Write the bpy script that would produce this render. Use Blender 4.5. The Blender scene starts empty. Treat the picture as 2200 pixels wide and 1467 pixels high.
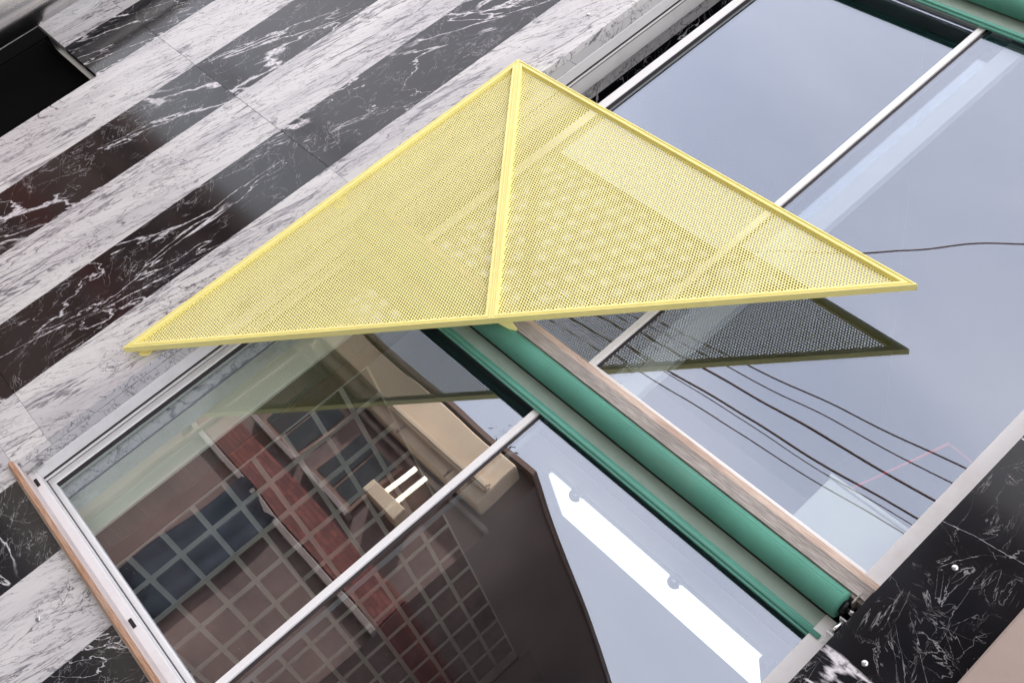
import bpy, bmesh, math, random
import numpy as np
from mathutils import Matrix, Vector

random.seed(7)
scene = bpy.context.scene
col = scene.collection

# ------------------------------------------------------------------ camera
cam_d = bpy.data.cameras.new('camera')
cam = bpy.data.objects.new('camera', cam_d)
col.objects.link(cam)
cam_d.sensor_width = 36.0
cam_d.lens = 38.588
cam_d.clip_start = 0.05
cam_d.clip_end = 3000
RX = (0.64302575, 0.2029299, 0.73846959)
DN = (0.50957246, 0.60645674, -0.61036557)
FW = (-0.57171128, 0.76878455, 0.28655981)
cam.matrix_world = Matrix(((RX[0], -DN[0], -FW[0], 0.0),
                           (RX[1], -DN[1], -FW[1], -2.4),
                           (RX[2], -DN[2], -FW[2], 1.6),
                           (0, 0, 0, 1)))
scene.camera = cam

# ------------------------------------------------------------------ sky
SUN_DIR = Vector((-0.9, 0.62, 1.1)).normalized()       # towards the sun
SUN_EL = math.asin(SUN_DIR.z)
SUN_AZ = math.atan2(SUN_DIR.x, SUN_DIR.y)
world = bpy.data.worlds.new('World')
scene.world = world
world.use_nodes = True
wn, wl = world.node_tree.nodes, world.node_tree.links
wn.clear()
w_out = wn.new('ShaderNodeOutputWorld')
w_bg = wn.new('ShaderNodeBackground')
w_sky = wn.new('ShaderNodeTexSky')
w_sky.sky_type = 'NISHITA'
w_sky.sun_disc = False
w_sky.sun_elevation = SUN_EL
w_sky.sun_rotation = SUN_AZ
w_sky.air_density = 1.0
w_sky.dust_density = 2.5
w_sky.ozone_density = 1.6
w_tc = wn.new('ShaderNodeTexCoord')
w_map = wn.new('ShaderNodeMapping')
w_map.inputs['Scale'].default_value = (1.0, 1.0, 2.6)
w_map.inputs['Rotation'].default_value = (0.3, 0.5, 0.4)
w_noise = wn.new('ShaderNodeTexNoise')
w_noise.inputs['Scale'].default_value = 1.7
w_noise.inputs['Detail'].default_value = 5.0
w_noise.inputs['Roughness'].default_value = 0.5
w_noise.inputs['Distortion'].default_value = 0.4
w_ramp = wn.new('ShaderNodeValToRGB')
w_ramp.color_ramp.elements[0].position = 0.36
w_ramp.color_ramp.elements[0].color = (0.50, 0.50, 0.50, 1)
w_ramp.color_ramp.elements[1].position = 0.72
w_ramp.color_ramp.elements[1].color = (0.80, 0.80, 0.80, 1)
w_mix = wn.new('ShaderNodeMixRGB')
w_mix.inputs['Color2'].default_value = (8.5, 8.0, 8.0, 1)
wl.new(w_tc.outputs['Generated'], w_map.inputs['Vector'])
wl.new(w_map.outputs['Vector'], w_noise.inputs['Vector'])
wl.new(w_noise.outputs['Fac'], w_ramp.inputs['Fac'])
wl.new(w_ramp.outputs['Color'], w_mix.inputs['Fac'])
wl.new(w_sky.outputs['Color'], w_mix.inputs['Color1'])
wl.new(w_mix.outputs['Color'], w_bg.inputs['Color'])
w_bg.inputs['Strength'].default_value = 0.13
wl.new(w_bg.outputs['Background'], w_out.inputs['Surface'])

# ------------------------------------------------------------------ sun (behind the building: the facade stands in open shade)
sun_d = bpy.data.lights.new('sun', 'SUN')
sun_d.energy = 4.0
sun_d.angle = math.radians(1.5)
sun_d.color = (1.0, 0.955, 0.89)
sun = bpy.data.objects.new('sun', sun_d)
col.objects.link(sun)
sun.rotation_euler = (-SUN_DIR).to_track_quat('-Z', 'Y').to_euler()

# ------------------------------------------------------------------ exposure and render
vs = scene.view_settings
vs.view_transform = 'Standard'
vs.look = 'None'
vs.exposure = 1.52
vs.gamma = 1.0
vs.use_curve_mapping = False
scene.render.engine = 'CYCLES'
scene.cycles.use_denoising = True
scene.cycles.max_bounces = 10
scene.cycles.transparent_max_bounces = 16
scene.cycles.caustics_reflective = True
scene.cycles.caustics_refractive = False
scene.cycles.sample_clamp_indirect = 1.2

# ================================================================== helpers
def tag(o, label=None, cat=None, group=None, kind=None):
    if label: o['label'] = label
    if cat: o['category'] = cat
    if group: o['group'] = group
    if kind: o['kind'] = kind
    return o

def empty(name, loc=(0, 0, 0)):
    o = bpy.data.objects.new(name, None)
    o.location = loc
    o.empty_display_size = 0.1
    col.objects.link(o)
    return o

def link(name, me, mat, parent=None, smooth=False):
    o = bpy.data.objects.new(name, me)
    col.objects.link(o)
    if mat is not None and not me.materials:
        me.materials.append(mat)
    if smooth:
        for p in me.polygons: p.use_smooth = True
    if parent is not None:
        o.parent = parent
        o.matrix_parent_inverse = abs_matrix(parent).inverted()
    return o

def abs_matrix(o):
    m = Matrix.Translation(o.location)
    if o.parent is not None:
        return abs_matrix(o.parent) @ o.matrix_parent_inverse @ m
    return m

def box_bm(bm, x0, x1, y0, y1, z0, z1):
    v = [bm.verts.new(p) for p in ((x0, y0, z0), (x1, y0, z0), (x1, y1, z0), (x0, y1, z0),
                                   (x0, y0, z1), (x1, y0, z1), (x1, y1, z1), (x0, y1, z1))]
    for f in ((0, 3, 2, 1), (4, 5, 6, 7), (0, 1, 5, 4), (1, 2, 6, 5), (2, 3, 7, 6), (3, 0, 4, 7)):
        bm.faces.new([v[i] for i in f])

def mesh_from(bm, bevel=0.0, seg=1):
    if bevel > 0:
        bmesh.ops.bevel(bm, geom=list(bm.edges), offset=bevel, segments=seg, affect='EDGES', clamp_overlap=True)
    bm.normal_update()
    me = bpy.data.meshes.new('mesh')
    bm.to_mesh(me)
    bm.free()
    return me

def boxes(name, lst, mat, parent=None, bevel=0.0, seg=1):
    bm = bmesh.new()
    for b in lst: box_bm(bm, *b)
    return link(name, mesh_from(bm, bevel, seg), mat, parent)

def box(name, x0, x1, y0, y1, z0, z1, mat, parent=None, bevel=0.0, seg=1):
    return boxes(name, [(x0, x1, y0, y1, z0, z1)], mat, parent, bevel, seg)

def tube_bm(bm, pts, r, n=12, caps=True):
    pts = [Vector(p) for p in pts]
    rings = []
    for i, p in enumerate(pts):
        a = pts[max(i - 1, 0)]; b = pts[min(i + 1, len(pts) - 1)]
        t = (b - a).normalized()
        up = Vector((0, 0, 1)) if abs(t.z) < 0.9 else Vector((0, 1, 0))
        u = t.cross(up).normalized(); w = u.cross(t)
        rr = r[i] if isinstance(r, (list, tuple)) else r
        rings.append([bm.verts.new(p + u * (rr * math.cos(2 * math.pi * k / n)) + w * (rr * math.sin(2 * math.pi * k / n))) for k in range(n)])
    for i in range(len(rings) - 1):
        for k in range(n):
            bm.faces.new((rings[i][k], rings[i][(k + 1) % n], rings[i + 1][(k + 1) % n], rings[i + 1][k]))
    if caps:
        bm.faces.new(rings[0][::-1]); bm.faces.new(rings[-1])

def tube(name, pts, r, mat, parent=None, n=12, smooth=True):
    bm = bmesh.new()
    tube_bm(bm, pts, r, n)
    bmesh.ops.recalc_face_normals(bm, faces=list(bm.faces))
    return link(name, mesh_from(bm), mat, parent, smooth)

# ------------------------------------------------------------------ materials
def new_mat(name):
    m = bpy.data.materials.new(name)
    m.use_nodes = True
    nt = m.node_tree
    b = nt.nodes['Principled BSDF']
    return m, nt.nodes, nt.links, b

def plain(name, c, rough=0.5, metal=0.0, var=0.08, scale=12.0, bump=0.0, bscale=80.0, ior=1.5, dirt=None, dirt_amt=0.0):
    """base colour with soft variation, optional dirt blotches and fine bump"""
    m, n, l, b = new_mat(name)
    tc = n.new('ShaderNodeTexCoord')
    ns = n.new('ShaderNodeTexNoise'); ns.inputs['Scale'].default_value = scale; ns.inputs['Detail'].default_value = 6
    l.new(tc.outputs['Object'], ns.inputs['Vector'])
    r = n.new('ShaderNodeValToRGB')
    r.color_ramp.elements[0].position = 0.3; r.color_ramp.elements[1].position = 0.7
    r.color_ramp.elements[0].color = [max(0, x * (1 - var)) for x in c] + [1]
    r.color_ramp.elements[1].color = [min(1, x * (1 + var)) for x in c] + [1]
    l.new(ns.outputs['Fac'], r.inputs['Fac'])
    out = r.outputs['Color']
    if dirt is not None:
        n2 = n.new('ShaderNodeTexNoise'); n2.inputs['Scale'].default_value = scale * 0.6; n2.inputs['Detail'].default_value = 9; n2.inputs['Roughness'].default_value = 0.7
        l.new(tc.outputs['Object'], n2.inputs['Vector'])
        r2 = n.new('ShaderNodeValToRGB')
        r2.color_ramp.elements[0].position = 0.52; r2.color_ramp.elements[1].position = 0.75
        r2.color_ramp.elements[0].color = (0, 0, 0, 1); r2.color_ramp.elements[1].color = (dirt_amt, dirt_amt, dirt_amt, 1)
        l.new(n2.outputs['Fac'], r2.inputs['Fac'])
        mx = n.new('ShaderNodeMixRGB'); mx.inputs['Color2'].default_value = list(dirt) + [1]
        l.new(r2.outputs['Color'], mx.inputs['Fac']); l.new(out, mx.inputs['Color1'])
        out = mx.outputs['Color']
    l.new(out, b.inputs['Base Color'])
    b.inputs['Roughness'].default_value = rough
    b.inputs['Metallic'].default_value = metal
    b.inputs['IOR'].default_value = ior
    if bump > 0:
        n3 = n.new('ShaderNodeTexNoise'); n3.inputs['Scale'].default_value = bscale; n3.inputs['Detail'].default_value = 4
        l.new(tc.outputs['Object'], n3.inputs['Vector'])
        bp = n.new('ShaderNodeBump'); bp.inputs['Strength'].default_value = bump; bp.inputs['Distance'].default_value = 0.004
        l.new(n3.outputs['Fac'], bp.inputs['Height']); l.new(bp.outputs['Normal'], b.inputs['Normal'])
    return m

def math_node(n, l, op, a, b=None, c=None, clamp=False):
    x = n.new('ShaderNodeMath'); x.operation = op; x.use_clamp = clamp
    for i, v in enumerate((a, b, c)):
        if v is None: continue
        if isinstance(v, (int, float)): x.inputs[i].default_value = v
        else: l.new(v, x.inputs[i])
    return x.outputs[0]

def slab_coords(n, l, rot, scale):
    """object coordinates, shifted by a random amount per slab, rotated and stretched"""
    tc = n.new('ShaderNodeTexCoord')
    oi = n.new('ShaderNodeObjectInfo')
    cb = n.new('ShaderNodeCombineXYZ')
    for i, k in enumerate((37.0, 53.0, 71.0)):
        l.new(math_node(n, l, 'MULTIPLY', oi.outputs['Random'], k), cb.inputs[i])
    ad = n.new('ShaderNodeVectorMath'); ad.operation = 'ADD'
    l.new(tc.outputs['Object'], ad.inputs[0]); l.new(cb.outputs[0], ad.inputs[1])
    outs = []
    for r, s in zip(rot, scale):
        mp = n.new('ShaderNodeMapping')
        mp.vector_type = 'POINT'
        mp.inputs['Rotation'].default_value = r
        vr = n.new('ShaderNodeVectorRotate'); vr.rotation_type = 'EULER_XYZ'
        vr.inputs['Rotation'].default_value = r
        l.new(ad.outputs[0], vr.inputs['Vector'])
        mp.inputs['Rotation'].default_value = (0, 0, 0)
        mp.inputs['Scale'].default_value = s
        l.new(vr.outputs[0], mp.inputs['Vector'])
        outs.append(mp.outputs[0])
    return outs

def ridge(n, l, vec, scale, detail, rough, dist, width, level=0.5):
    """thin vein where a noise field crosses a level: 1 on the vein, 0 away"""
    t = n.new('ShaderNodeTexNoise')
    t.inputs['Scale'].default_value = scale; t.inputs['Detail'].default_value = detail
    t.inputs['Roughness'].default_value = rough; t.inputs['Distortion'].default_value = dist
    l.new(vec, t.inputs['Vector'])
    d = math_node(n, l, 'ABSOLUTE', math_node(n, l, 'SUBTRACT', t.outputs['Fac'], level))
    q = n.new('ShaderNodeMapRange'); q.interpolation_type = 'SMOOTHSTEP'
    q.inputs['From Min'].default_value = 0.0
    if isinstance(width, (int, float)): q.inputs['From Max'].default_value = width
    else: l.new(width, q.inputs['From Max'])
    q.inputs['To Min'].default_value = 1.0; q.inputs['To Max'].default_value = 0.0
    l.new(d, q.inputs['Value'])
    return q.outputs[0]

def noise_mask(n, l, vec, scale, lo, hi, detail=3.0):
    t = n.new('ShaderNodeTexNoise'); t.inputs['Scale'].default_value = scale; t.inputs['Detail'].default_value = detail
    l.new(vec, t.inputs['Vector'])
    q = n.new('ShaderNodeMapRange'); q.interpolation_type = 'SMOOTHSTEP'
    q.inputs['From Min'].default_value = lo; q.inputs['From Max'].default_value = hi
    l.new(t.outputs['Fac'], q.inputs['Value'])
    return q.outputs[0]

def mixc(n, l, fac, a, bcol):
    m = n.new('ShaderNodeMixRGB')
    if isinstance(fac, (int, float)): m.inputs['Fac'].default_value = fac
    else: l.new(fac, m.inputs['Fac'])
    for s, v in (('Color1', a), ('Color2', bcol)):
        if isinstance(v, (tuple, list)): m.inputs[s].default_value = list(v) + [1]
        else: l.new(v, m.inputs[s])
    return m.outputs['Color']

def white_marble():
    m, n, l, b = new_mat('white_marble')
    long_, wide, raw, diag = slab_coords(n, l, [(0, -0.16, 0), (0, -0.35, 0), (0, 0, 0), (0, -0.42, 0)],
                                         [(4.6, 1.6, 0.62), (2.4, 1.6, 1.0), (1, 1, 1), (5.2, 1.6, 0.9)])
    cloud = noise_mask(n, l, long_, 1.5, 0.34, 0.68, 5.0)
    c = mixc(n, l, cloud, (0.66, 0.645, 0.63), (0.50, 0.485, 0.495))
    wide_m = noise_mask(n, l, raw, 2.3, 0.38, 0.62)
    w1 = math_node(n, l, 'MULTIPLY_ADD', wide_m, 0.022, 0.008)
    v1 = ridge(n, l, long_, 2.9, 6, 0.58, 0.5, w1)
    m1 = math_node(n, l, 'MULTIPLY', v1, math_node(n, l, 'MULTIPLY_ADD', wide_m, 0.60, 0.40))
    c = mixc(n, l, m1, c, (0.15, 0.14, 0.165))
    for sc, lv, off, amt, wd in ((3.4, 0.45, 11, 0.9, 0.012), (4.2, 0.56, 23, 0.9, 0.010), (6.5, 0.5, 31, 0.8, 0.012), (9.0, 0.45, 47, 0.7, 0.014)):
        of = n.new('ShaderNodeVectorMath'); of.operation = 'ADD'; of.inputs[1].default_value = (off, off, off)
        l.new(raw, of.inputs[0])
        v1b = ridge(n, l, diag if sc > 4 else long_, sc, 5, 0.52, 0.6, wd, lv)
        m1b = math_node(n, l, 'MULTIPLY', v1b, noise_mask(n, l, of.outputs[0], 3.3, 0.36, 0.54))
        c = mixc(n, l, math_node(n, l, 'MULTIPLY', m1b, amt), c, (0.14, 0.125, 0.15))
    v2 = ridge(n, l, wide, 2.0, 8, 0.60, 0.9, 0.006, 0.54)
    m2 = math_node(n, l, 'MULTIPLY', v2, noise_mask(n, l, raw, 3.0, 0.48, 0.60))
    c = mixc(n, l, math_node(n, l, 'MULTIPLY', m2, 0.9), c, (0.07, 0.06, 0.07))
    l.new(c, b.inputs['Base Color'])
    b.inputs['Roughness'].default_value = 0.22
    b.inputs['IOR'].default_value = 1.5
    return m

def black_marble():
    m, n, l, b = new_mat('black_marble')
    dirs = slab_coords(n, l, [(0, 0.75, 0), (0, -0.55, 0), (0, 0.25, 0), (0, 1.25, 0), (0, 0, 0)],
                       [(2.6, 1.0, 0.7), (1.0, 1.0, 3.2), (3.4, 1.0, 0.8), (1.0, 1.0, 2.8), (1, 1, 1)])
    raw = dirs[4]
    # the bold veins run in a direction of their own on every slab
    oi = n.new('ShaderNodeObjectInfo')
    vr = n.new('ShaderNodeVectorRotate'); vr.rotation_type = 'Y_AXIS'
    l.new(raw, vr.inputs['Vector'])
    fr = math_node(n, l, 'FRACT', math_node(n, l, 'MULTIPLY', oi.outputs['Random'], 17.3))
    l.new(math_node(n, l, 'MULTIPLY_ADD', fr, 1.3, -1.45), vr.inputs['Angle'])
    mpb = n.new('ShaderNodeMapping'); mpb.inputs['Scale'].default_value = (2.6, 1.0, 0.7)
    l.new(vr.outputs[0], mpb.inputs['Vector'])
    bold = mpb.outputs[0]
    base = mixc(n, l, noise_mask(n, l, raw, 5.0, 0.35, 0.7, 8.0), (0.003, 0.003, 0.005), (0.011, 0.011, 0.015))
    for vec, sc, wd, mo, lo, hi, amt, lv in ((dirs[1], 3.0, 0.0040, 5, 0.47, 0.60, 0.55, 0.5), (dirs[2], 2.8, 0.0045, 9, 0.47, 0.62, 0.55, 0.47),
                                             (dirs[3], 4.5, 0.0060, 17, 0.50, 0.62, 0.6, 0.53), (bold, 4.5, 0.0070, 25, 0.50, 0.64, 0.6, 0.5),
                                             (dirs[1], 9.0, 0.0100, 31, 0.56, 0.66, 0.5, 0.46), (dirs[2], 11.0, 0.012, 43, 0.56, 0.66, 0.45, 0.54)):
        of = n.new('ShaderNodeVectorMath'); of.operation = 'ADD'; of.inputs[1].default_value = (mo, mo * 2, mo)
        l.new(raw, of.inputs[0])
        v = ridge(n, l, vec, sc, 6, 0.56, 0.6, wd, lv)
        mk = math_node(n, l, 'MULTIPLY', v, noise_mask(n, l, of.outputs[0], 7.0, lo, hi, 4.0))
        base = mixc(n, l, math_node(n, l, 'MULTIPLY', mk, amt), base, (0.46, 0.44, 0.45))
    # bold white veins, ragged, with breaks
    wv = math_node(n, l, 'MULTIPLY', noise_mask(n, l, raw, 3.0, 0.40, 0.66), 0.014)
    v = ridge(n, l, bold, 1.35, 7, 0.54, 0.6, math_node(n, l, 'ADD', wv, 0.003))
    v = math_node(n, l, 'MULTIPLY', v, noise_mask(n, l, raw, 2.6, 0.36, 0.46))
    rag = noise_mask(n, l, raw, 70.0, 0.30, 0.52, 4.0)
    v = math_node(n, l, 'MULTIPLY', v, math_node(n, l, 'MULTIPLY_ADD', rag, 0.7, 0.3))
    base = mixc(n, l, v, base, (0.70, 0.67, 0.69))
    v3 = ridge(n, l, bold, 1.6, 7, 0.54, 0.6, math_node(n, l, 'MULTIPLY_ADD', wv, 0.8, 0.002), 0.40)
    v3 = math_node(n, l, 'MULTIPLY', v3, math_node(n, l, 'MULTIPLY_ADD', rag, 0.7, 0.3))
    base = mixc(n, l, v3, base, (0.62, 0.60, 0.62))
    l.new(base, b.inputs['Base Color'])
    b.inputs['Roughness'].default_value = 0.10
    b.inputs['IOR'].default_value = 1.46
    return m

def wood(name, pale, dark, stain, along=(1.0, 14.0, 14.0), amt=0.8, rough=0.75):
    m, n, l, b = new_mat(name)
    tc = n.new('ShaderNodeTexCoord')
    mp = n.new('ShaderNodeMapping'); mp.inputs['Scale'].default_value = along
    l.new(tc.outputs['Object'], mp.inputs['Vector'])
    f1 = noise_mask(n, l, mp.outputs[0], 6.0, 0.36, 0.64, 8.0)
    c = mixc(n, l, f1, pale, dark)
    mp2 = n.new('ShaderNodeMapping'); mp2.inputs['Scale'].default_value = (1.0, 4.0, 4.0)
    l.new(tc.outputs['Object'], mp2.inputs['Vector'])
    f2 = noise_mask(n, l, mp2.outputs[0], 3.4, 0.45, 0.66, 7.0)
    c = mixc(n, l, math_node(n, l, 'MULTIPLY', f2, amt), c, stain)
    l.new(c, b.inputs['Base Color'])
    b.inputs['Roughness'].default_value = rough
    bp = n.new('ShaderNodeBump'); bp.inputs['Strength'].default_value = 0.5; bp.inputs['Distance'].default_value = 0.003
    l.new(f1, bp.inputs['Height']); l.new(bp.outputs['Normal'], b.inputs['Normal'])
    return m

def glass(name, r0=0.225, tint=(0.955, 0.98, 0.97), refl=(0.80, 0.87, 1.0)):
    m = bpy.data.materials.new(name); m.use_nodes = True
    n, l = m.node_tree.nodes, m.node_tree.links
    n.clear()
    out = n.new('ShaderNodeOutputMaterial')
    mx = n.new('ShaderNodeMixShader')
    tr = n.new('ShaderNodeBsdfTransparent'); tr.inputs['Color'].default_value = list(tint) + [1]
    gl = n.new('ShaderNodeBsdfGlossy'); gl.inputs['Color'].default_value = list(refl) + [1]; gl.inputs['Roughness'].default_value = 0.0
    lw = n.new('ShaderNodeLayerWeight'); lw.inputs['Blend'].default_value = 0.5
    p = math_node(n, l, 'POWER', lw.outputs['Facing'], 3.0)
    f = math_node(n, l, 'MULTIPLY_ADD', p, 0.60, r0, clamp=True)
    # old glass is not dead flat
    tc = n.new('ShaderNodeTexCoord')
    nz = n.new('ShaderNodeTexNoise'); nz.inputs['Scale'].default_value = 2.2; nz.inputs['Detail'].default_value = 1
    l.new(tc.outputs['Object'], nz.inputs['Vector'])
    bp = n.new('ShaderNodeBump'); bp.inputs['Strength'].default_value = 0.11; bp.inputs['Distance'].default_value = 0.01
    l.new(nz.outputs['Fac'], bp.inputs['Height']); l.new(bp.outputs['Normal'], gl.inputs['Normal'])
    l.new(f, mx.inputs['Fac']); l.new(tr.outputs[0], mx.inputs[1]); l.new(gl.outputs[0], mx.inputs[2])
    l.new(mx.outputs[0], out.inputs['Surface'])
    return m

def emit(name, c, s):
    m, n, l, b = new_mat(name)
    b.inputs['Base Color'].default_value = list(c) + [1]
    b.inputs['Emission Color'].default_value = list(c) + [1]
    b.inputs['Emission Strength'].default_value = s
    return m

def bricks(name, c1, c2, mortar, scale):
    m, n, l, b = new_mat(name)
    tc = n.new('ShaderNodeTexCoord')
    mp = n.new('ShaderNodeMapping'); mp.inputs['Rotation'].default_value = (math.radians(90), 0, 0)
    l.new(tc.outputs['Object'], mp.inputs['Vector'])
    br = n.new('ShaderNodeTexBrick')
    br.inputs['Color1'].default_value = list(c1) + [1]; br.inputs['Color2'].default_value = list(c2) + [1]; br.inputs['Mortar'].default_value = list(mortar) + [1]
    br.inputs['Scale'].default_value = scale
    l.new(mp.outputs[0], br.inputs['Vector']); l.new(br.outputs['Color'], b.inputs['Base Color'])
    b.inputs['Roughness'].default_value = 0.85
    return m

def dark_tile():
    m, n, l, b = new_mat('dark_wall_tile')
    raw, wide, x_ = slab_coords(n, l, [(0, 0, 0), (0, 0, 0.5), (0, 0, 0)], [(1, 1, 1), (1, 2, 4), (1, 1, 1)])
    c = mixc(n, l, noise_mask(n, l, wide, 2.5, 0.35, 0.65, 6.0), (0.10, 0.072, 0.078), (0.18, 0.13, 0.142))
    c = mixc(n, l, noise_mask(n, l, raw, 1.3, 0.5, 0.66, 3.0), c, (0.030, 0.036, 0.034))
    vo = n.new('ShaderNodeTexVoronoi'); vo.inputs['Scale'].default_value = 60.0
    l.new(raw, vo.inputs['Vector'])
    sp = n.new('ShaderNodeMapRange'); sp.inputs['From Min'].default_value = 0.10; sp.inputs['From Max'].default_value = 0.16
    sp.inputs['To Min'].default_value = 1.0; sp.inputs['To Max'].default_value = 0.0
    l.new(vo.outputs['Distance'], sp.inputs['Value'])
    mk = math_node(n, l, 'MULTIPLY', sp.outputs[0], noise_mask(n, l, raw, 9.0, 0.60, 0.66, 3.0))
    c = mixc(n, l, mk, c, (0.75, 0.72, 0.62))
    l.new(c, b.inputs['Base Color'])
    b.inputs['Roughness'].default_value = 0.25
    return m

M = {}
M['white_marble'] = white_marble()
M['black_marble'] = black_marble()
M['alu'] = plain('white_aluminium', (0.75, 0.735, 0.73), 0.38, var=0.03, scale=9, dirt=(0.42, 0.36, 0.32), dirt_amt=0.35)
M['alu_clean'] = plain('white_aluminium_sash', (0.84, 0.83, 0.82), 0.35, var=0.03, scale=14)
M['alu_dimmed'] = plain('dimmed_sash_aluminium', (0.30, 0.32, 0.34), 0.5, var=0.05, scale=9)  # white sash colour greyed down so the stile looks dimmer behind the outer pane
M['gasket'] = plain('dark_brown_gasket', (0.030, 0.021, 0.022), 0.5)
M['black'] = plain('black_void', (0.008, 0.008, 0.009), 0.5)
M['recess_black'] = plain('recess_black', (0.004, 0.004, 0.004), 1.0, ior=1.1)
M['old_wood'] = wood('weathered_grey_wood', (0.50, 0.45, 0.41), (0.33, 0.29, 0.265), (0.20, 0.175, 0.155), (4.0, 70, 70), 0.5)
M['peach_wood'] = wood('peeling_peach_wood', (0.76, 0.62, 0.52), (0.68, 0.54, 0.45), (0.42, 0.27, 0.20), (3.0, 50, 50), 0.5)
M['pale_paint_wood'] = wood('flaking_pale_paint', (0.55, 0.48, 0.46), (0.50, 0.43, 0.41), (0.42, 0.29, 0.24), (1.0, 10, 10), 0.4)
M['orange_wood'] = wood('worn_orange_wood', (0.47, 0.30, 0.20), (0.40, 0.21, 0.12), (0.56, 0.44, 0.36), (3.0, 40, 40), 0.6)
M['glass'] = glass('coated_window_glass')
M['glass_plain'] = glass('plain_window_glass', 0.03)
M['yellow'] = plain('yellow_powder_coat', (0.93, 0.84, 0.32), 0.42, var=0.03, scale=7, bump=0.04, bscale=400, dirt=(0.62, 0.53, 0.20), dirt_amt=0.22)
M['green_roll'] = plain('green_roller_cloth', (0.080, 0.265, 0.192), 0.85, var=0.14, scale=6, bump=0.35, bscale=420, dirt=(0.13, 0.24, 0.19), dirt_amt=0.6)
M['green_cloth'] = plain('grey_green_shade_cloth', (0.35, 0.45, 0.39), 0.8, var=0.06, scale=16, bump=0.3, bscale=500)
M['green_hem'] = plain('green_hem_bar', (0.14, 0.42, 0.325), 0.45, var=0.05, scale=10)
M['chrome'] = plain('polished_steel', (0.78, 0.77, 0.77), 0.24, metal=1.0, var=0.04, scale=5)
M['red'] = plain('dark_red_panel', (0.13, 0.012, 0.016), 0.5)
M['plaster_pink'] = plain('pinkish_plaster', (0.36, 0.285, 0.245), 0.85, var=0.06, scale=5, bump=0.2, bscale=60)
M['plaster_green'] = plain('pale_green_plaster', (0.84, 0.86, 0.74), 0.75, var=0.04, scale=5)
M['mauve'] = plain('mauve_painted_wall', (0.42, 0.36, 0.37), 0.7, var=0.10, scale=2.2)
M['grout'] = plain('pale_grout', (0.84, 0.79, 0.71), 0.75, var=0.08, scale=8)
M['mosaic'] = bricks('green_mosaic_tiles', (0.10, 0.115, 0.10), (0.13, 0.14, 0.12), (0.02, 0.02, 0.02), 30)
M['brown_trim'] = plain('brown_wood_trim', (0.12, 0.055, 0.038), 0.5, var=0.2, scale=9)
M['tile'] = dark_tile()
M['ceiling'] = plain('white_ceiling_paint', (0.74, 0.76, 0.78), 0.8, var=0.02, scale=2)
M['room_dark'] = plain('dark_room_paint', (0.060, 0.060, 0.068), 0.8, var=0.10, scale=2)
M['room_floor'] = plain('brown_floor', (0.16, 0.12, 0.10), 0.6, var=0.1, scale=3)
M['pale_wall'] = plain('pale_back_wall', (0.34, 0.29, 0.255), 0.8, var=0.12, scale=2)
M['lamp'] = emit('lit_lamp_diffuser', (0.93, 1.0, 1.0), 0.42)
M['lamp_house'] = plain('lamp_housing', (0.6, 0.62, 0.62), 0.4)
M['white_board'] = plain('white_laminate', (0.52, 0.54, 0.51), 0.5, var=0.02, scale=3)
M['asphalt'] = plain('asphalt', (0.055, 0.055, 0.057), 0.9, var=0.2, scale=40, bump=0.4, bscale=200)
M['paving'] = plain('concrete_paving', (0.30, 0.29, 0.275), 0.85, var=0.12, scale=6, bump=0.2, bscale=120)
M['kerb'] = plain('kerb_stone', (0.36, 0.35, 0.33), 0.8, var=0.1, scale=8)
M['paint'] = plain('road_paint', (0.75, 0.74, 0.70), 0.7, var=0.1, scale=20)
M['house_wall'] = plain('brown_stucco', (0.175, 0.112, 0.090), 0.85, var=0.25, scale=1.3, dirt=(0.05, 0.035, 0.032), dirt_amt=0.8)
M['house_trim'] = plain('dusty_stone_trim', (0.26, 0.20, 0.17), 0.85, var=0.2, scale=3)
M['block_wall'] = plain('dark_grey_render', (0.035, 0.034, 0.036), 0.85, var=0.12, scale=2)
M['brick'] = bricks('red_brick', (0.25, 0.065, 0.042), (0.15, 0.040, 0.030), (0.05, 0.035, 0.03), 4.0)
M['cream'] = plain('cream_fascia', (0.70, 0.52, 0.34), 0.75, var=0.14, scale=1.6, dirt=(0.40, 0.27, 0.17), dirt_amt=0.7)
M['dark_glass'] = plain('dark_window_glass', (0.012, 0.014, 0.013), 0.08)
M['brown_frame'] = plain('brown_window_frame', (0.20, 0.11, 0.075), 0.5)
M['tube_lamp'] = emit('lit_tube_lamp', (1.0, 0.88, 0.66), 1.6)
M['cable'] = plain('dark_cable', (0.13, 0.065, 0.05), 0.6)
M['blue_cloth'] = plain('blue_cloth', (0.062, 0.078, 0.100), 0.8, var=0.3, scale=4)
M['red_cord'] = plain('red_cord', (0.55, 0.05, 0.05), 0.6)
M['bark'] = plain('bark', (0.10, 0.075, 0.055), 0.9, var=0.2, scale=20)
M['leaf'] = plain('leaf_green', (0.06, 0.085, 0.035), 0.6, var=0.3, scale=3)
M['stud'] = plain('steel_stud', (0.55, 0.55, 0.56), 0.25, metal=1.0)
M['pole'] = plain('grey_pole', (0.28, 0.27, 0.26), 0.8)

CZ = 1.6            # camera height; heights below are given from the ground
FACE = -0.115       # front face of the marble; the outer glass lies at y = 0
PITCH = 0.3028
X_EDGE = -2.719     # edge between the stripes left of the windows

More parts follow.
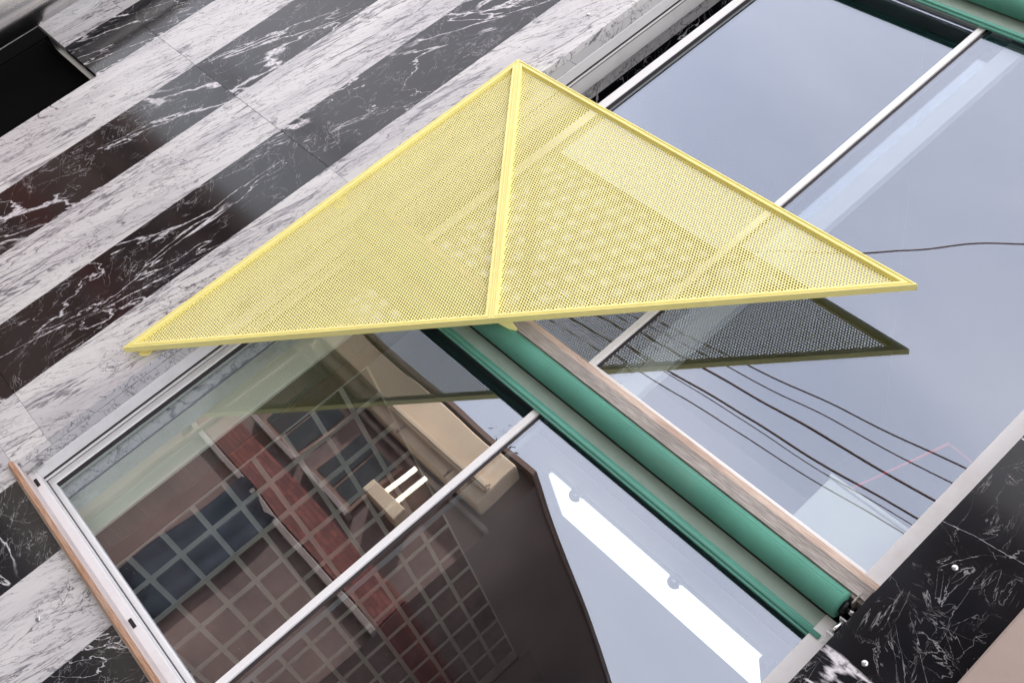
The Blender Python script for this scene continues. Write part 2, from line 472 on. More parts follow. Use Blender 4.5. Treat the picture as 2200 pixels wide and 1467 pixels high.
# ================================================================== ground
tag(box('ground', -400, 400, -400, 400, -0.6, -0.154, M['paving']), kind='structure')
tag(box('road', -200, 200, -6.4, -1.55, -0.150, -0.145, M['asphalt']), kind='structure')
pv = boxes('pavement', [(-200, 200, -1.43, 6.0, -0.15, 0.0)], M['paving'])
tag(pv, kind='structure')
kb = tag(box('kerb', -200, 200, -1.56, -1.43, -0.15, 0.012, M['kerb'], bevel=0.012), kind='structure')
pv2 = tag(boxes('pavement', [(-200, 200, -20.0, -6.5, -0.15, 0.0)], M['paving']), kind='structure')
tag(box('kerb', -200, 200, -6.5, -6.38, -0.15, 0.012, M['kerb'], bevel=0.012), kind='structure')
for i in range(-8, 9):
    tag(box('road_marking', i * 3.0 - 0.6, i * 3.0 + 0.6, -4.05, -3.93, -0.141, -0.139, M['paint']), kind='structure')

# ================================================================== facade
facade = empty('building_facade', (0, 0, 0))
tag(facade, 'building front clad in vertical black and white marble stripes with stacked sliding windows', 'building')
WX0, WX1 = -2.478, -0.571        # window opening at the marble face
LZ0, LZ1 = 1.238, 2.545          # lower window opening
UZ0, UZ1 = 2.545, 4.62
ROWS = [-0.0, 0.172, 1.351, 2.530, 3.709, 4.888, 6.067]

def slab(x0, x1, z0, z1, white, y0=FACE, y1=-0.086):
    g = 0.0004
    bm = bmesh.new()
    w, d, h = x1 - x0 - 2 * g, y1 - y0, z1 - z0 - 2 * g
    box_bm(bm, 0, w, 0, d, 0, h)
    me = mesh_from(bm, 0.0006)
    o = link('marble_slab', me, M['white_marble' if white else 'black_marble'], None)
    o.location = (x0 + g, y0 + random.uniform(-0.0006, 0.0006), z0 + g)
    o.parent = facade
    return o

slabs = []
def stripe(k, x0, x1, zlo, zhi):
    for a, b in zip(ROWS[:-1], ROWS[1:]):
        z0, z1 = max(a, zlo), min(b, zhi)
        if z1 - z0 > 0.01:
            slabs.append(slab(x0, x1, z0, z1, k % 2 == 0))

for k in range(-6, 0):
    stripe(k, X_EDGE + k * PITCH, X_EDGE + (k + 1) * PITCH, 2.248 if k < -4 else 0.0, 6.067)
stripe(0, X_EDGE, X_EDGE + PITCH, 0.0, LZ0)
stripe(0, X_EDGE, WX0, LZ0, 6.067)
for k in range(1, 7):
    x0, x1 = X_EDGE + k * PITCH, X_EDGE + (k + 1) * PITCH
    stripe(k, x0, min(x1, WX1), 0.0, LZ0)
    stripe(k, max(x0, WX0), min(x1, WX1), UZ1, 6.067)
stripe(0, WX0, X_EDGE + PITCH, UZ1, 6.067)
for za, zb in ((0.0, 1.351), (1.351, 3.709), (3.709, 6.067)):
    slabs.append(slab(WX1, -0.334, za, zb, False))
# wall core behind the slabs, split round the opening
boxes('wall_core', [(-4.53, WX0 - 0.03, -0.084, 0.05, 2.26, 6.06), (-3.92, WX0 - 0.03, -0.084, 0.05, 0, 2.26),
                    (WX0 - 0.03, WX1 + 0.03, -0.084, 0.05, 0, LZ0 - 0.02),
                    (WX0 - 0.03, WX1 + 0.03, -0.084, 0.05, UZ1 + 0.02, 6.06),
                    (WX1 + 0.03, 2.0, -0.084, 0.05, 0, 6.06)], M['black'], facade)
# plaster pier to the right of the last black stripe
box('plaster_pier', -0.331, 2.2, FACE - 0.035, -0.085, 0, 6.06, M['plaster_pink'], facade, bevel=0.006)
# marble returns of the opening on the left side
g0 = box('marble_return', WX0 - 0.03, WX0, -0.085, -0.049, LZ0, UZ1, M['white_marble'], facade)
# small steel studs that pin the slabs
def stud(x, z, big=1.0):
    bm = bmesh.new()
    r = 0.0075 * big
    tube_bm(bm, [(x, FACE + 0.004, z), (x, FACE - 0.003, z), (x, FACE - 0.005, z)], [r, r, r * 0.7], 16)
    bmesh.ops.recalc_face_normals(bm, faces=list(bm.faces))
    bm2 = None
    best = min(slabs, key=lambda s: abs(s.location.x + s.dimensions.x / 2 - x) + abs(s.location.z + s.dimensions.z / 2 - z))
    o = link('fixing_stud', mesh_from(bm), M['stud'], None, True)
    o.parent = facade
    return o
for x, z in ((-2.571, 3.570), (-1.972, 1.090), (-0.487, 2.379), (-0.485, 2.674), (-0.487, 1.50), (-2.571, 2.68), (-2.27, 0.9), (-0.485, 3.60)):
    stud(x, z)

# doorway at the left edge: flat black sheets stand in for its shaded recess
box('recess_dark_sheet', -4.536, -3.935, -0.030, 0.0, 0.0, 2.244, M['recess_black'], facade, bevel=0.003)
box('recess_dark_side', -5.03, -4.5605, -0.02, 0.06, 0.0, 6.06, M['recess_black'], facade)  # black sheet in place of the shaded gap beside the column
box('corner_trim', -4.560, -4.539, FACE - 0.002, FACE + 0.03, 0, 6.06, M['alu'], facade, bevel=0.002)
box('red_panel', -9.0, -5.031, 0.0, 0.06, 0.0, 6.06, M['red'], facade)

# ------------------------------------------------------------------ windows
def pane(x0, x1, y0, y1, z0, z1, parent):
    o = box('glass_pane', x0, x1, y0, y1, z0, z1, M['glass_plain'], parent)
    o.data.materials.append(M['glass'])
    for p in o.data.polygons:
        if p.normal.y < -0.9: p.material_index = 1
    return o
def window(z0, z1, slide, sash_b, sash_t, upper):
    """outer frame is the part; sashes, panes, tracks, sill, slots are its sub-parts"""
    jx0, jx1 = WX0 + 0.002, -0.633
    fr = [(WX0 - 0.028, WX0 + 0.002, -0.0485, 0.075, z0, z1),                    # left jamb
          (-0.6330, WX1 - 0.006, -0.030, 0.075, z0, z1),                         # right jamb
          (WX0 + 0.002, -0.6332, -0.0100, 0.075, z1 - 0.075, z1)]                # head
    w = boxes('window', fr, M['alu'], facade, bevel=0.0015)
    tag(w, 'upper sliding window' if upper else 'lower sliding window')
    box('jamb_edge', WX1 - 0.0055, WX1 - 0.0005, -0.050, 0.02, z0, z1, M['alu_clean'], w)
    # tracks along the left jamb
    box('jamb_track', WX0 + 0.0025, WX0 + 0.009, 0.002, 0.006, sash_b, sash_t, M['alu_clean'], w)
    box('jamb_groove', WX0 + 0.0021, WX0 + 0.0045, 0.0062, 0.014, sash_b, sash_t, M['gasket'], w)
    box('jamb_groove', WX0 + 0.0021, WX0 + 0.0030, -0.006, 0.0018, sash_b, sash_t, M['gasket'], w)
    # inner (left) sash
    a, b = -2.476 + 0.0 + slide, -2.476 + 0.945 + slide + 0.0
    st, sr = (0.034, 0.060)
    if not upper: st = 0.022
    y0, y1 = 0.019, 0.052
    if not upper: sr = 0.026
    box('meeting_stile', b - sr, b, y0, y1, sash_b, sash_t, M['alu_dimmed'], w, bevel=0.0015)
    s = boxes('sash', [(a, a + st, y0, y1, sash_b, sash_t),
                       (a + st, b - sr, y0, y1, sash_b, sash_b + 0.016), (a + st, b - sr, y0, y1, sash_t - 0.03, sash_t)], M['alu_clean'], w, bevel=0.0015)
    box('gasket', a + st, a + st + 0.003, y0 + 0.004, 0.038, sash_b + 0.016, sash_t - 0.03, M['gasket'], w)
    pane(a + st + 0.0005, b - sr - 0.0005, 0.0390, 0.0440, sash_b + 0.0165, sash_t - 0.0305, w)
    # outer (right) sash
    a, b = -1.556, -0.6335
    y0, y1 = -0.012, 0.014
    boxes('sash', [(a, a + 0.021, y0, y1, sash_b, sash_t), (a + 0.021, b, y0, y1, sash_b, sash_b + 0.016),
                   (a + 0.021, b, y0, y1, sash_t - 0.03, sash_t)], M['alu_clean'], w, bevel=0.0015)
    box('gasket', a + 0.0212, a + 0.031, -0.0035, 0.010, sash_b + 0.016, sash_t - 0.03, M['gasket'], w)
    box('gasket', a + 0.002, a + 0.030, 0.0142, 0.0175, sash_b + 0.016, sash_t - 0.03, M['gasket'], w)
    pane(a + 0.0315, b, -0.0030, 0.0025, sash_b + 0.0165, sash_t - 0.0305, w)
    return w

lower = window(LZ0 + 0.01, LZ1 - 0.035, 0.0, 1.270, 2.430, False)
# sill of the lower window: worn timber nosing, timber lip, aluminium face with drain slots
box('timber_nosing', -2.474, WX1 + 0.004, -0.138, -0.121, 1.230, 1.2455, M['orange_wood'], lower, bevel=0.004, seg=2)
box('timber_ledge', -2.4765, WX1, -0.1205, -0.055, 1.225, 1.2475, M['pale_paint_wood'], lower, bevel=0.002)
sill = boxes('sill_frame', [(-2.4755, -0.634, -0.0545, 0.018, 1.225, 1.2700)], M['alu'], lower, bevel=0.0015)
box('sill_groove', -2.470, -0.640, 0.0020, 0.0185, 1.2695, 1.2712, M['gasket'], lower)
for x in (-2.424, -1.822, -1.22, -0.80):
    box('drain_slot', x - 0.016, x + 0.016, -0.0556, -0.0500, 1.2505, 1.2605, M['black'], lower)
box('corner_clip', -2.4755, -2.4600, -0.0620, -0.0560, 1.262, 1.300, M['stud'], lower, bevel=0.001)

upper = window(UZ0 + 0.022, UZ1, 0.137, 2.572, 4.40, True)
# timber transom under the upper window
box('timber_rail', WX0 + 0.001, WX1 - 0.001, -0.083, -0.030, 2.492, 2.538, M['old_wood'], upper, bevel=0.008, seg=2)
box('timber_lip', WX0 + 0.001, WX1 - 0.001, -0.052, 0.0, 2.5385, 2.5455, M['orange_wood'], upper, bevel=0.002)
box('timber_sill', WX0 + 0.001, WX1 - 0.001, -0.040, 0.060, 2.546, 2.5700, M['peach_wood'], upper, bevel=0.002)
box('timber_back', WX0 + 0.001, WX1 - 0.001, -0.030, 0.060, 2.44, 2.5375, M['gasket'], upper)

# ================================================================== room behind the windows
XW = -2.512
room = []
w1 = tag(boxes('interior_wall_side', [(XW - 0.04, XW, 0.052, 4.7, 0.0, 6.068)], M['mauve']), kind='structure')
def lay(name, y0, y1, z0, z1, mat, t=0.004, bevel=0.0):
    return box(name, XW, XW + t, y0, y1, z0, z1, mat, w1, bevel)
lay('marble_lining', 0.076, 0.146, 0.6, 5.0, M['white_marble'], 0.012)
lay('marble_lining', 0.1465, 0.245, 2.72, 5.0, M['black_marble'], 0.012)
box('plaster_pier', XW + 0.0125, -2.327, 0.150, 0.166, 0.6, 2.49, M['plaster_green'], w1, 0.003)
lay('mosaic_strip', 0.3525, 0.448, 0.6, 2.7, M['mosaic'], 0.005)
lay('timber_trim', 0.4485, 0.528, 0.6, 2.7, M['brown_trim'], 0.012, 0.002)
lay('grout_bed', 0.529, 3.225, 0.6, 2.285, M['grout'], 0.004)
lay('end_panel', 3.226, 4.69, 0.6, 2.36, M['pale_wall'], 0.006)
lay('timber_edge', 3.2, 3.224, 0.6, 2.29, M['brown_trim'], 0.010)
# dark wall tiles, one mesh shared by all
TY, TZ = 0.2005, 0.1268
bm = bmesh.new(); box_bm(bm, 0, 0.005, 0, TY - 0.034, 0, TZ - 0.0200)
tile_me = mesh_from(bm, 0.001); tile_me.materials.append(M['tile'])
for i in range(13):
    for j in range(13):
        o = bpy.data.objects.new('wall_tile', tile_me); col.objects.link(o)
        o.location = (XW + 0.003, 0.5 + TY * i + 0.017, 2.285 - TZ * (j + 1) + 0.0100)
        if i == 0: o.location.y += 0.028; o.scale.y = 0.85
        o.parent = w1
tag(box('room_floor', XW, 2.0, 0.06, 4.7, 0.0, 0.02, M['room_floor']), kind='structure')
tag(boxes('interior_wall_back', [(XW, 2.0, 4.66, 4.7, 0.02, 6.068)], M['pale_wall']), kind='structure')
tag(boxes('interior_wall_end', [(2.0, 2.04, 0.052, 4.7, 0.0, 6.068)], M['mauve']), kind='structure')
tag(box('ceiling', XW, 2.0, 0.52, 4.66, 2.750, 2.86, M['ceiling']), kind='structure')
tag(box('bulkhead', XW + 0.001, 2.0, 0.062, 0.519, 2.50, 2.54, M['room_dark']), kind='structure')
tag(box('bulkhead_face', XW + 0.001, 2.0, 0.50, 0.519, 2.541, 2.86, M['room_dark']), kind='structure')
tag(boxes('upper_room_lining', [(XW + 0.001, XW + 0.006, 0.246, 4.65, 2.861, 5.5), (XW + 0.007, 2.0, 4.60, 4.655, 2.861, 5.5),
                                (XW + 0.007, 2.0, 0.06, 4.60, 5.5, 5.55), (XW + 0.007, 2.0, 0.52, 4.60, 2.861, 2.875)], M['room_dark']), kind='structure')
tag(box('roof_slab', -4.5, 2.2, -0.08, 4.8, 6.07, 6.2, M['room_dark']), kind='structure')

# lit ceiling lamp
lamp = empty('ceiling_lamp', (-1.71, 1.78, 2.75))
tag(lamp, 'long white lit ceiling lamp seen through the lower window', 'ceiling lamp')
box('housing', -2.35, -1.08, 1.59, 1.97, 2.735, 2.7498, M['lamp_house'], lamp, bevel=0.002)
for xa, xb in ((-2.352, -2.30), (-1.13, -1.078)):
    box('end_cap', xa, xb, 1.588, 1.972, 2.712, 2.7348, M['lamp_house'], lamp, bevel=0.003)
box('diffuser', -2.299, -1.131, 1.60, 1.96, 2.717, 2.7345, M['lamp'], lamp, bevel=0.004)
for x in (-2.13, -1.56):
    bm = bmesh.new()
    bmesh.ops.create_uvsphere(bm, u_segments=16, v_segments=10, radius=0.032, matrix=Matrix.Translation((x, 1.58, 2.725)))
    link('knob', mesh_from(bm), M['chrome'], lamp, True)

# white cabinet inside the upper window
cab = empty('cabinet', (-0.7, 0.3, 2.54))
tag(cab, 'plain white cabinet standing inside the upper window by the right jamb', 'cabinet')
box('body', -0.93, -0.36, 0.205, 0.48, 2.541, 2.825, M['white_board'], cab, bevel=0.003)
box('lid', -0.935, -0.355, 0.200, 0.485, 2.8255, 2.838, M['white_board'], cab, bevel=0.002)

# red cord strung inside the upper window
cord = tag(tube('red_cord', [(-1.07, 0.3, 2.56), (-0.98, 0.3, 2.66), (-0.80, 0.3, 3.16), (-0.63, 0.3, 3.14), (-0.60, 0.3, 3.02)], 0.0045, M['red_cord'], n=6),
           'thin red cord strung behind the upper window glass', 'cord')

# ================================================================== roller shades
def roller(zb, label, ztop):
    """zb: underside of the hem bar"""
    r = empty('roller_shade', (-1.5, -0.04, zb))
    tag(r, label, 'roller shade', 'green roller shades under the window heads')
    x0, x1 = WX0 + 0.012, -0.612
    zc = zb + 0.093
    tube('roller_tube', [(x0, -0.061, zc), (x0 + 0.006, -0.061, zc), (x1 - 0.006, -0.061, zc), (x1, -0.061, zc)], [0.0325, 0.0335, 0.0335, 0.0325], M['green_roll'], r, 40)
    tube('tube_core', [(x1 + 0.0003, -0.061, zc), (x1 + 0.012, -0.061, zc)], 0.017, M['black'], r, 20)
    tube('end_pin', [(x1 + 0.0125, -0.061, zc), (x1 + 0.034, -0.061, zc)], 0.007, M['stud'], r, 12)
    tube('tube_core', [(x0 - 0.008, -0.061, zc), (x0 - 0.0003, -0.061, zc)], 0.017, M['black'], r, 20)
    for fr_ in (0.30, 0.64):
        xs = x0 + (x1 - x0) * fr_
        tube('cloth_seam', [(xs - 0.006, -0.061, zc), (xs - 0.005, -0.061, zc), (xs + 0.005, -0.061, zc), (xs + 0.006, -0.061, zc)], [0.0333, 0.0341, 0.0341, 0.0333], M['green_roll'], r, 40)
    tube('cloth_edge', [(x0 + 0.01, -0.061 - 0.0300, zc + 0.0148), (x1 - 0.01, -0.061 - 0.0306, zc + 0.0136)], 0.0011, M['green_hem'], r, 8)
    # hanging cloth with slight waves
    bm = bmesh.new()
    N, K = 80, 8
    grid = []
    for i in range(N + 1):
        x = x0 + 0.004 + (x1 - x0 - 0.008) * i / N
        row = []
        for k in range(K + 1):
            z = zb + 0.020 + (zc - zb - 0.02) * k / K
            yy = -0.0250 + 0.0010 * math.sin(x * 9.0) * math.sin(math.pi * k / K)
            row.append((bm.verts.new((x, yy, z)), bm.verts.new((x, yy + 0.0012, z))))
        grid.append(row)
    for i in range(N):
        for k in range(K):
            a, b, c, d = grid[i][k], grid[i + 1][k], grid[i + 1][k + 1], grid[i][k + 1]
            bm.faces.new((a[0], b[0], c[0], d[0])); bm.faces.new((a[1], d[1], c[1], b[1]))
    link('shade_cloth', mesh_from(bm), M['green_cloth'], r, True)
    # hem bar: rounded slim profile
    bm = bmesh.new(); box_bm(bm, x0 + 0.002, x1 + 0.010, -0.034, -0.012, zb, zb + 0.026)
    hb = link('hem_bar', mesh_from(bm, 0.007, 4), M['green_hem'], r, True)
    bm = bmesh.new()
    bmesh.ops.create_uvsphere(bm, u_segments=14, v_segments=8, radius=0.0085, matrix=Matrix.Translation((x1 + 0.012, -0.024, zb + 0.011)))
    link('end_knob', mesh_from(bm), M['alu_clean'], hb, True)
    # bracket, crank rod
    box('end_bracket', x1 + 0.014, x1 + 0.018, -0.085, -0.036, zc + 0.010, zc + 0.046, M['old_wood'], r, bevel=0.001)
    tube('guide_rod', [(x1 + 0.022, -0.058, zb + 0.026), (x1 + 0.022, -0.058, zb + 0.066)], 0.0065, M['chrome'], r, 14)
    for dz in (0.022, 0.0664):
        box('rod_clip', x1 + 0.012, x1 + 0.034, -0.066, -0.036, zb + dz, zb + dz + 0.0038, M['alu_clean'], r, bevel=0.001)
    return r
roller(CZ + 0.775, 'green fabric roller shade rolled up beneath the weathered timber rail', 0)
roller(CZ + 2.711, 'green fabric roller shade at the top of the upper window', 0)

# ================================================================== yellow perforated screen
screen = empty('perforated_screen', (-2.0, -0.14, CZ + 1.0))
tag(screen, 'triangular yellow perforated metal screen mounted flat over the windows', 'metal screen')
A = Vector((-2.562, CZ + 1.640)); L = Vector((-2.562, CZ + 0.066)); Rr = Vector((-0.998, CZ + 1.638))
Mid = (L + Rr) / 2

def inset(tri, s):
    """triangle (counter-clockwise) with each side moved inwards by s"""
    out = []
    for i in range(3):
        p, a, b = tri[i], tri[i - 1], tri[(i + 1) % 3]
        d1 = (p - a).normalized(); d2 = (b - p).normalized()
        n1 = Vector((-d1.y, d1.x)); n2 = Vector((-d2.y, d2.x))
        # lines: x.n1 = p.n1 + s ; x.n2 = p.n2 + s
        c1, c2 = p.dot(n1) + s, p.dot(n2) + s
        det = n1.x * n2.y - n1.y * n2.x
        out.append(Vector(((c1 * n2.y - c2 * n1.y) / det, (n1.x * c2 - n2.x * c1) / det)))
    return out

PROF = [(0.0, -0.127), (0.0, -0.1500), (0.0035, -0.1505), (0.0042, -0.1470), (0.0078, -0.1470), (0.0085, -0.1500), (0.0155, -0.1500), (0.0160, -0.1495), (0.0160, -0.127)]
def frame_bars(tri):
    rings = [inset(tri, s) for s, y in PROF]
    for e in range(3):
        bm = bmesh.new()
        a = [bm.verts.new((rings[i][e].x, PROF[i][1], rings[i][e].y)) for i in range(len(PROF))]
        b = [bm.verts.new((rings[i][(e + 1) % 3].x, PROF[i][1], rings[i][(e + 1) % 3].y)) for i in range(len(PROF))]
        m = len(PROF)
        for i in range(m):
            bm.faces.new((a[i], a[(i + 1) % m], b[(i + 1) % m], b[i]))
        bm.faces.new(a[::-1]); bm.faces.new(b)
        bmesh.ops.recalc_face_normals(bm, faces=list(bm.faces))
        link('frame_bar', mesh_from(bm), M['yellow'], screen)

def perforated(tri, pitch=0.0090, ratio=0.64):
    t = np.array([(p.x, p.y) for p in tri])
    nrm, cst = [], []
    for i in range(3):
        a, b = t[i], t[(i + 1) % 3]
        d = (b - a) / np.linalg.norm(b - a)
        nn = np.array((-d[1], d[0])); nrm.append(nn); cst.append(a @ nn)
    lo, hi = t.min(0), t.max(0)
    nx = int((hi[0] - lo[0]) / pitch) + 2; nz = int((hi[1] - lo[1]) / (pitch * 0.8660254)) + 2
    ii, jj = np.meshgrid(np.arange(nx), np.arange(nz))
    cx = lo[0] + (ii + 0.5 * (jj % 2)) * pitch; cz = lo[1] + jj * pitch * 0.8660254
    c = np.stack([cx.ravel(), cz.ravel()], 1)
    dist = np.min([c @ nn - k for nn, k in zip(nrm, cst)], axis=0)
    c = c[dist > 0.0090]; dist = dist[dist > 0.0090]
    ang = np.radians(30 + 60 * np.arange(6))
    ring = np.stack([np.cos(ang), np.sin(ang)], 1)
    hole = np.where(dist > 0.0165, pitch * 0.5 * ratio * 1.06, pitch * 0.0012)
    outer = c[:, None, :] + ring[None] * (pitch / math.sqrt(3)) * 1.0005
    inner = c[:, None, :] + ring[None] * hole[:, None, None]
    yf, yb = -0.1382, -0.1372
    def lift(a, y):
        return np.stack([a[..., 0], np.full(a.shape[:2], y), a[..., 1]], -1)
    V = np.concatenate([lift(outer, yf), lift(inner, yf), lift(outer, yb), lift(inner, yb)], 1).reshape(-1, 3)
    base = (np.arange(len(c)) * 24)[:, None, None]
    k = np.arange(6); k1 = (k + 1) % 6
    q = np.concatenate([np.stack([k, k1, 6 + k1, 6 + k], 1), np.stack([12 + k1, 12 + k, 18 + k, 18 + k1], 1), np.stack([6 + k, 6 + k1, 18 + k1, 18 + k], 1)])
    F = (base + q[None]).reshape(-1, 4)
    me = bpy.data.meshes.new('mesh')
    me.vertices.add(len(V)); me.vertices.foreach_set('co', V.ravel())
    me.loops.add(F.size); me.loops.foreach_set('vertex_index', F.ravel().astype(np.int32))
    me.polygons.add(len(F)); me.polygons.foreach_set('loop_start', np.arange(0, F.size, 4, dtype=np.int32))
    me.update(calc_edges=True); me.validate()
    return link('perforated_sheet', me, M['yellow'], screen)

for tri in ([A, L, Mid], [A, Mid, Rr]):
    cen = (tri[0] + tri[1] + tri[2]) / 3
    # a hair of clearance along the ridge
    tri = [p + (cen - p).normalized() * 0.0004 for p in tri]
    frame_bars(tri)
    perforated(tri)

def poly_plate(name, pts2, axis_pts, mat, parent):
    bm = bmesh.new()
    a = [bm.verts.new(p) for p in pts2]; b = [bm.verts.new(p) for p in axis_pts]
    m = len(a)
    bm.faces.new(a); bm.faces.new(b[::-1])
    for i in range(m): bm.faces.new((a[i], b[i], b[(i + 1) % m], a[(i + 1) % m]))
    bmesh.ops.recalc_face_normals(bm, faces=list(bm.faces))
    return link(name, mesh_from(bm, 0.0006), mat, parent)
# gusset from the middle of the long edge back to the timber rail
gx, gz = Mid.x, Mid.y
poly_plate('bracket', [(gx - 0.010, -0.130, gz + 0.010), (gx + 0.018, -0.130, gz + 0.044), (gx + 0.036, -0.080, gz + 0.052), (gx + 0.028, -0.080, gz + 0.040)],
           [(gx - 0.007, -0.130, gz + 0.007), (gx + 0.021, -0.130, gz + 0.041), (gx + 0.039, -0.080, gz + 0.049), (gx + 0.031, -0.080, gz + 0.037)], M['yellow'], screen)
def foot(x, z, r):
    tube('bracket_foot', [(x, FACE + 0.0005, z), (x, FACE - 0.003, z)], r, M['yellow'], screen, 24, False)
    tube('bracket_post', [(x, FACE - 0.003, z), (x, -0.137, z)], 0.008, M['yellow'], screen, 12)
foot(-2.546, CZ + 0.858, 0.026)
foot(-2.536, CZ + 1.600, 0.024)
foot(-2.530, CZ + 0.115, 0.022)

# ================================================================== steel column at the doorway
colm = empty('steel_column', (-4.62, -0.30, 0))
tag(colm, 'polished steel column beside the dark doorway', 'column')
tube('shaft', [(-4.435, -0.25, 0.06), (-4.435, -0.25, 6.0)], 0.095, M['chrome'], colm, 40)
tube('base_ring', [(-4.435, -0.25, 0.0), (-4.435, -0.25, 0.06)], 0.12, M['chrome'], colm, 40)

# ================================================================== street opposite (seen in the glass)
opp = empty('opposite_house', (-10, -8.3, 0))
tag(opp, 'low brown house with cream fascia and brick band across the street', 'house')
HX0, HX1 = -26.0, -5.95
box('wall', HX0, HX1, -14.0, -8.0, 0.0, 4.30, M['house_wall'], opp)
box('brick_band', HX0, HX1 + 0.02, -7.999, -7.93, 2.02, 2.42, M['brick'], opp)
roofp = box('roof', HX0 - 0.2, HX1 + 0.015, -14.2, -7.75, 4.301, 4.36, M['brown_frame'], opp)
box('cream_fascia', -9.6, -6.15, -7.999, -7.72, 3.62, 4.25, M['cream'], opp, bevel=0.02)
box('eave_board', HX0, -9.61, -7.999, -7.80, 4.06, 4.29, M['brown_frame'], opp)
box('gutter_pipe', -9.6, -6.15, -7.71, -7.60, 3.78, 3.88, M['cream'], opp, bevel=0.03, seg=3)
box('brick_band', HX1 + 0.0005, HX1 + 0.03, -14.0, -7.93, 2.02, 2.42, M['brick'], opp)
box('end_base', HX1 + 0.0005, HX1 + 0.02, -14.0, -8.0, 0.0, 0.9, M['paving'], opp)
for x in (-9.3, -8.45, -7.6, -6.75):
    box('fascia_joint', x - 0.012, x + 0.012, -7.7199, -7.715, 3.63, 3.77, M['brown_frame'], opp)
for x in (-9.75,):
    tube('downpipe', [(x, -7.93, 0.0), (x, -7.93, 3.6)], 0.045, M['brown_frame'], opp, 14)
box('string_course', HX0, HX1 + 0.02, -7.999, -7.90, 3.50, 3.56, M['house_trim'], opp, bevel=0.01)
box('string_course', HX0, HX1 + 0.02, -7.999, -7.91, 1.92, 2.00, M['house_trim'], opp, bevel=0.01)
for x in (-8.9, -7.75, -10.4, -11.9, -13.4):
    f = box('window', x - 0.42, x + 0.42, -7.999, -7.96, 2.62, 3.42, M['brown_frame'], opp)
    box('sill', x - 0.48, x + 0.48, -7.999, -7.86, 2.55, 2.615, M['house_trim'], f, bevel=0.008)
    box('pane', x - 0.36, x - 0.02, -7.9595, -7.95, 2.68, 3.36, M['dark_glass'], f)
    box('pane', x + 0.02, x + 0.36, -7.9595, -7.95, 2.68, 3.36, M['dark_glass'], f)
for x in (-7.12, -6.94):
    tube('tube_light', [(x, -7.8, 3.06), (x, -7.8, 3.50)], 0.028, M['tube_lamp'], opp, 12)
box('lamp_box', -7.30, -6.75, -7.998, -7.72, 2.88, 3.05, M['cream'], opp, bevel=0.01)
tall = empty('dark_reflection_block', (3, -9, 0))  # unseen block, added so the right-hand black marble reflects something dark
tag(tall, 'dark grey three storey block added across the street to darken the marble reflection', 'building')
box('wall', -2.85, 1.4, -18.0, -8.6, 0.0, 7.4, M['block_wall'], tall)
box('parapet', -2.90, 1.45, -18.05, -8.55, 7.401, 7.6, M['kerb'], tall, bevel=0.02)
for i in range(2):
    for j in range(3):
        x, z = -2.4 + 2.1 * i, 0.7 + 2.25 * j
        f = box('window', x, x + 1.3, -8.599, -8.54, z, z + 1.5, M['brown_frame'], tall)
        box('pane', x + 0.06, x + 0.63, -8.5395, -8.53, z + 0.06, z + 1.44, M['dark_glass'], f)
        box('pane', x + 0.67, x + 1.24, -8.5395, -8.53, z + 0.06, z + 1.44, M['dark_glass'], f)
# blue cloth hanging on the house wall
bm = bmesh.new()
rows = []
for i in range(33):
    x = -8.75 + 0.85 * i / 32
    rows.append([bm.verts.new((x + 0.03 * math.sin(k * 0.8), -7.90 + 0.012 * math.sin(i * 0.45 + 0.25 * k), 1.98 - 1.75 * k / 8 + 0.04 * math.sin(i / 5))) for k in range(9)])
for i in range(32):
    for k in range(8):
        bm.faces.new((rows[i][k], rows[i + 1][k], rows[i + 1][k + 1], rows[i][k + 1]))
bmesh.ops.solidify(bm, geom=list(bm.faces), thickness=0.01)
cl = tag(link('hanging_cloth', mesh_from(bm), M['blue_cloth'], None, True), 'blue cloth hanging on the front of the brown house', 'cloth')

# tree beside the house
tree = empty('street_tree', (-12.3, -17.0, 0))
tag(tree, 'thin leafy tree rising behind the brown house across the street', 'tree')
bm = bmesh.new()
tube_bm(bm, [(-12.35, -17, 0), (-12.4, -17.05, 1.8), (-12.3, -17.0, 3.6), (-12.25, -17.1, 5.2), (-12.3, -17, 6.6)], [0.13, 0.10, 0.08, 0.05, 0.02], 10)
rt = random.Random(3)
tips = []
for i in range(12):
    z = 3.6 + 2.6 * i / 12
    a = i * 2.4
    e = Vector((-12.3 + 0.8 * math.cos(a), -17 + 0.8 * math.sin(a), z + 0.5))
    tube_bm(bm, [(-12.32, -17, z), (-12.32 + 0.4 * math.cos(a), -17 + 0.4 * math.sin(a), z + 0.28), tuple(e)], [0.04, 0.025, 0.01], 6)
    tips.append(e)
link('trunk', mesh_from(bm), M['bark'], tree, True)
bm = bmesh.new()
for e in tips:
    for j in range(90):
        p = e + Vector((rt.gauss(0, 0.25), rt.gauss(0, 0.25), rt.gauss(0, 0.2)))
        q = Matrix.Rotation(rt.uniform(0, 6.28), 3, Vector((rt.gauss(0, 1), rt.gauss(0, 1), rt.gauss(0, 1))).normalized())
        s = rt.uniform(0.035, 0.06)
        vv = [bm.verts.new(p + q @ Vector(c) * s) for c in ((-1, 0, 0), (0, -0.45, 0.1), (1, 0, 0), (0, 0.45, 0.1))]
        bm.faces.new(vv)
link('crown', mesh_from(bm), M['leaf'], tree)

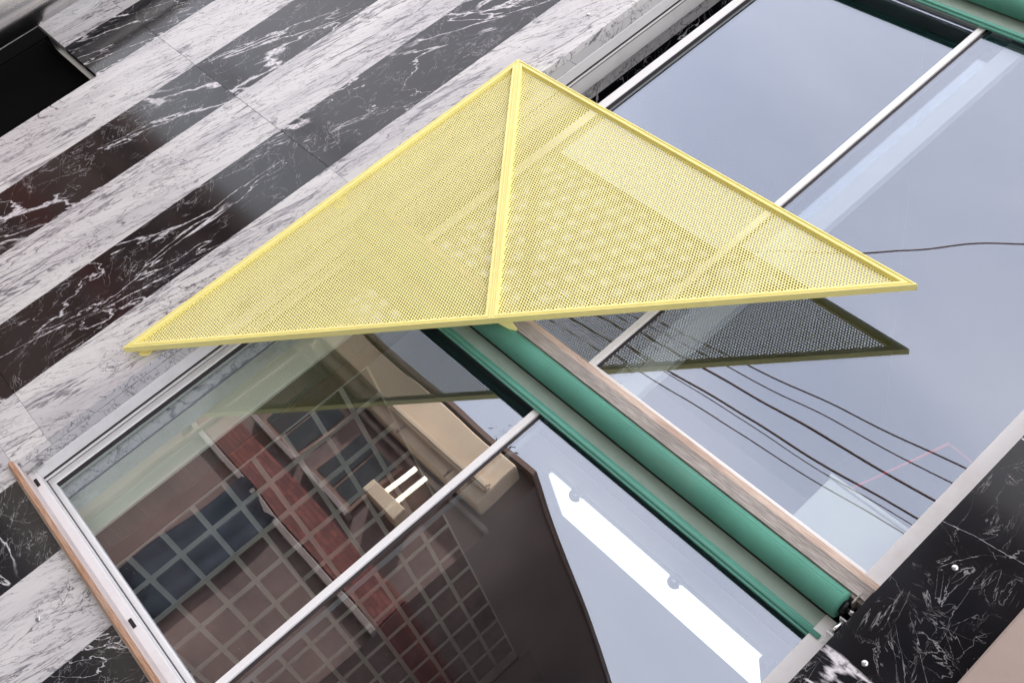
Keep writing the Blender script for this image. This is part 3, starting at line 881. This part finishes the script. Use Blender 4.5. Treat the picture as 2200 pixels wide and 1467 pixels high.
# overhead cables between two poles along the street
YC = -3.6
k = 6.0 / 10.4
poles = []
for px in (-22.0, 14.0):
    p = empty('utility_pole', (px, YC - 3.2, 0))
    tag(p, 'grey utility pole with crossarm far along the street, ' + ('beyond the brown house' if px < 0 else 'away from the brown house'), 'pole')
    tube('shaft', [(px, YC - 3.1, -0.1), (px, YC - 3.1, 8.0)], [0.14, 0.09], M['pole'], p, 16)
    box('crossarm', px - 0.05, px + 0.05, YC - 3.3, YC + 0.3, 4.2, 4.36, M['pole'], p, bevel=0.01)
    box('crossarm', px - 0.05, px + 0.05, YC - 3.3, YC + 0.3, 5.1, 5.26, M['pole'], p, bevel=0.01)
# line through two measured points of each cable, continued to both poles
CAB = [(-5.62, 4.63, -3.10, 4.83, 0.008), (-5.78, 4.79, -2.75, 5.07, 0.013), (-5.83, 5.01, -2.75, 5.34, 0.014), (-5.51, 5.28, -2.76, 5.67, 0.008), (-5.33, 5.43, -2.75, 5.86, 0.010), (-5.80, 4.74, -2.9, 4.93, 0.006)]
for i, (xa, za, xb, zb, r) in enumerate(CAB):
    xa, za, xb, zb = xa * k, za * k, xb * k, zb * k
    sl = (zb - za) / (xb - xa)
    pts = []
    rr = random.Random(i)
    for j in range(37):
        x = -22.0 + j
        t = x - (xa + xb) / 2
        z = CZ + (za + zb) / 2 + sl * 12 * math.tanh(t / 12) + 0.0030 * (t * t) * (1 if abs(t) < 8 else 8 / abs(t)) - 0.012
        pts.append((x, YC + 0.005 * math.sin(j + i) + 0.03 * (i % 3), z + 0.003 * math.sin(j * 1.7 + i)))
    c = tube('overhead_cable', pts, r * 0.58, M['cable'], None, 8)
    tag(c, 'dark overhead cable strung along the street between the poles', 'cable', 'overhead cables along the street')
c = tube('overhead_cable', [(-9.0, -5.2, CZ + 1.2), (-5.39 * 0.8, -5.92, CZ + 7.62 * 0.8), (-4.07 * 0.8, -5.92, CZ + 8.8 * 0.8), (2.0, -5.9, CZ + 12.5)], 0.008, M['cable'], None, 8)
tag(c, 'single thin dark cable climbing steeply across the street', 'cable')
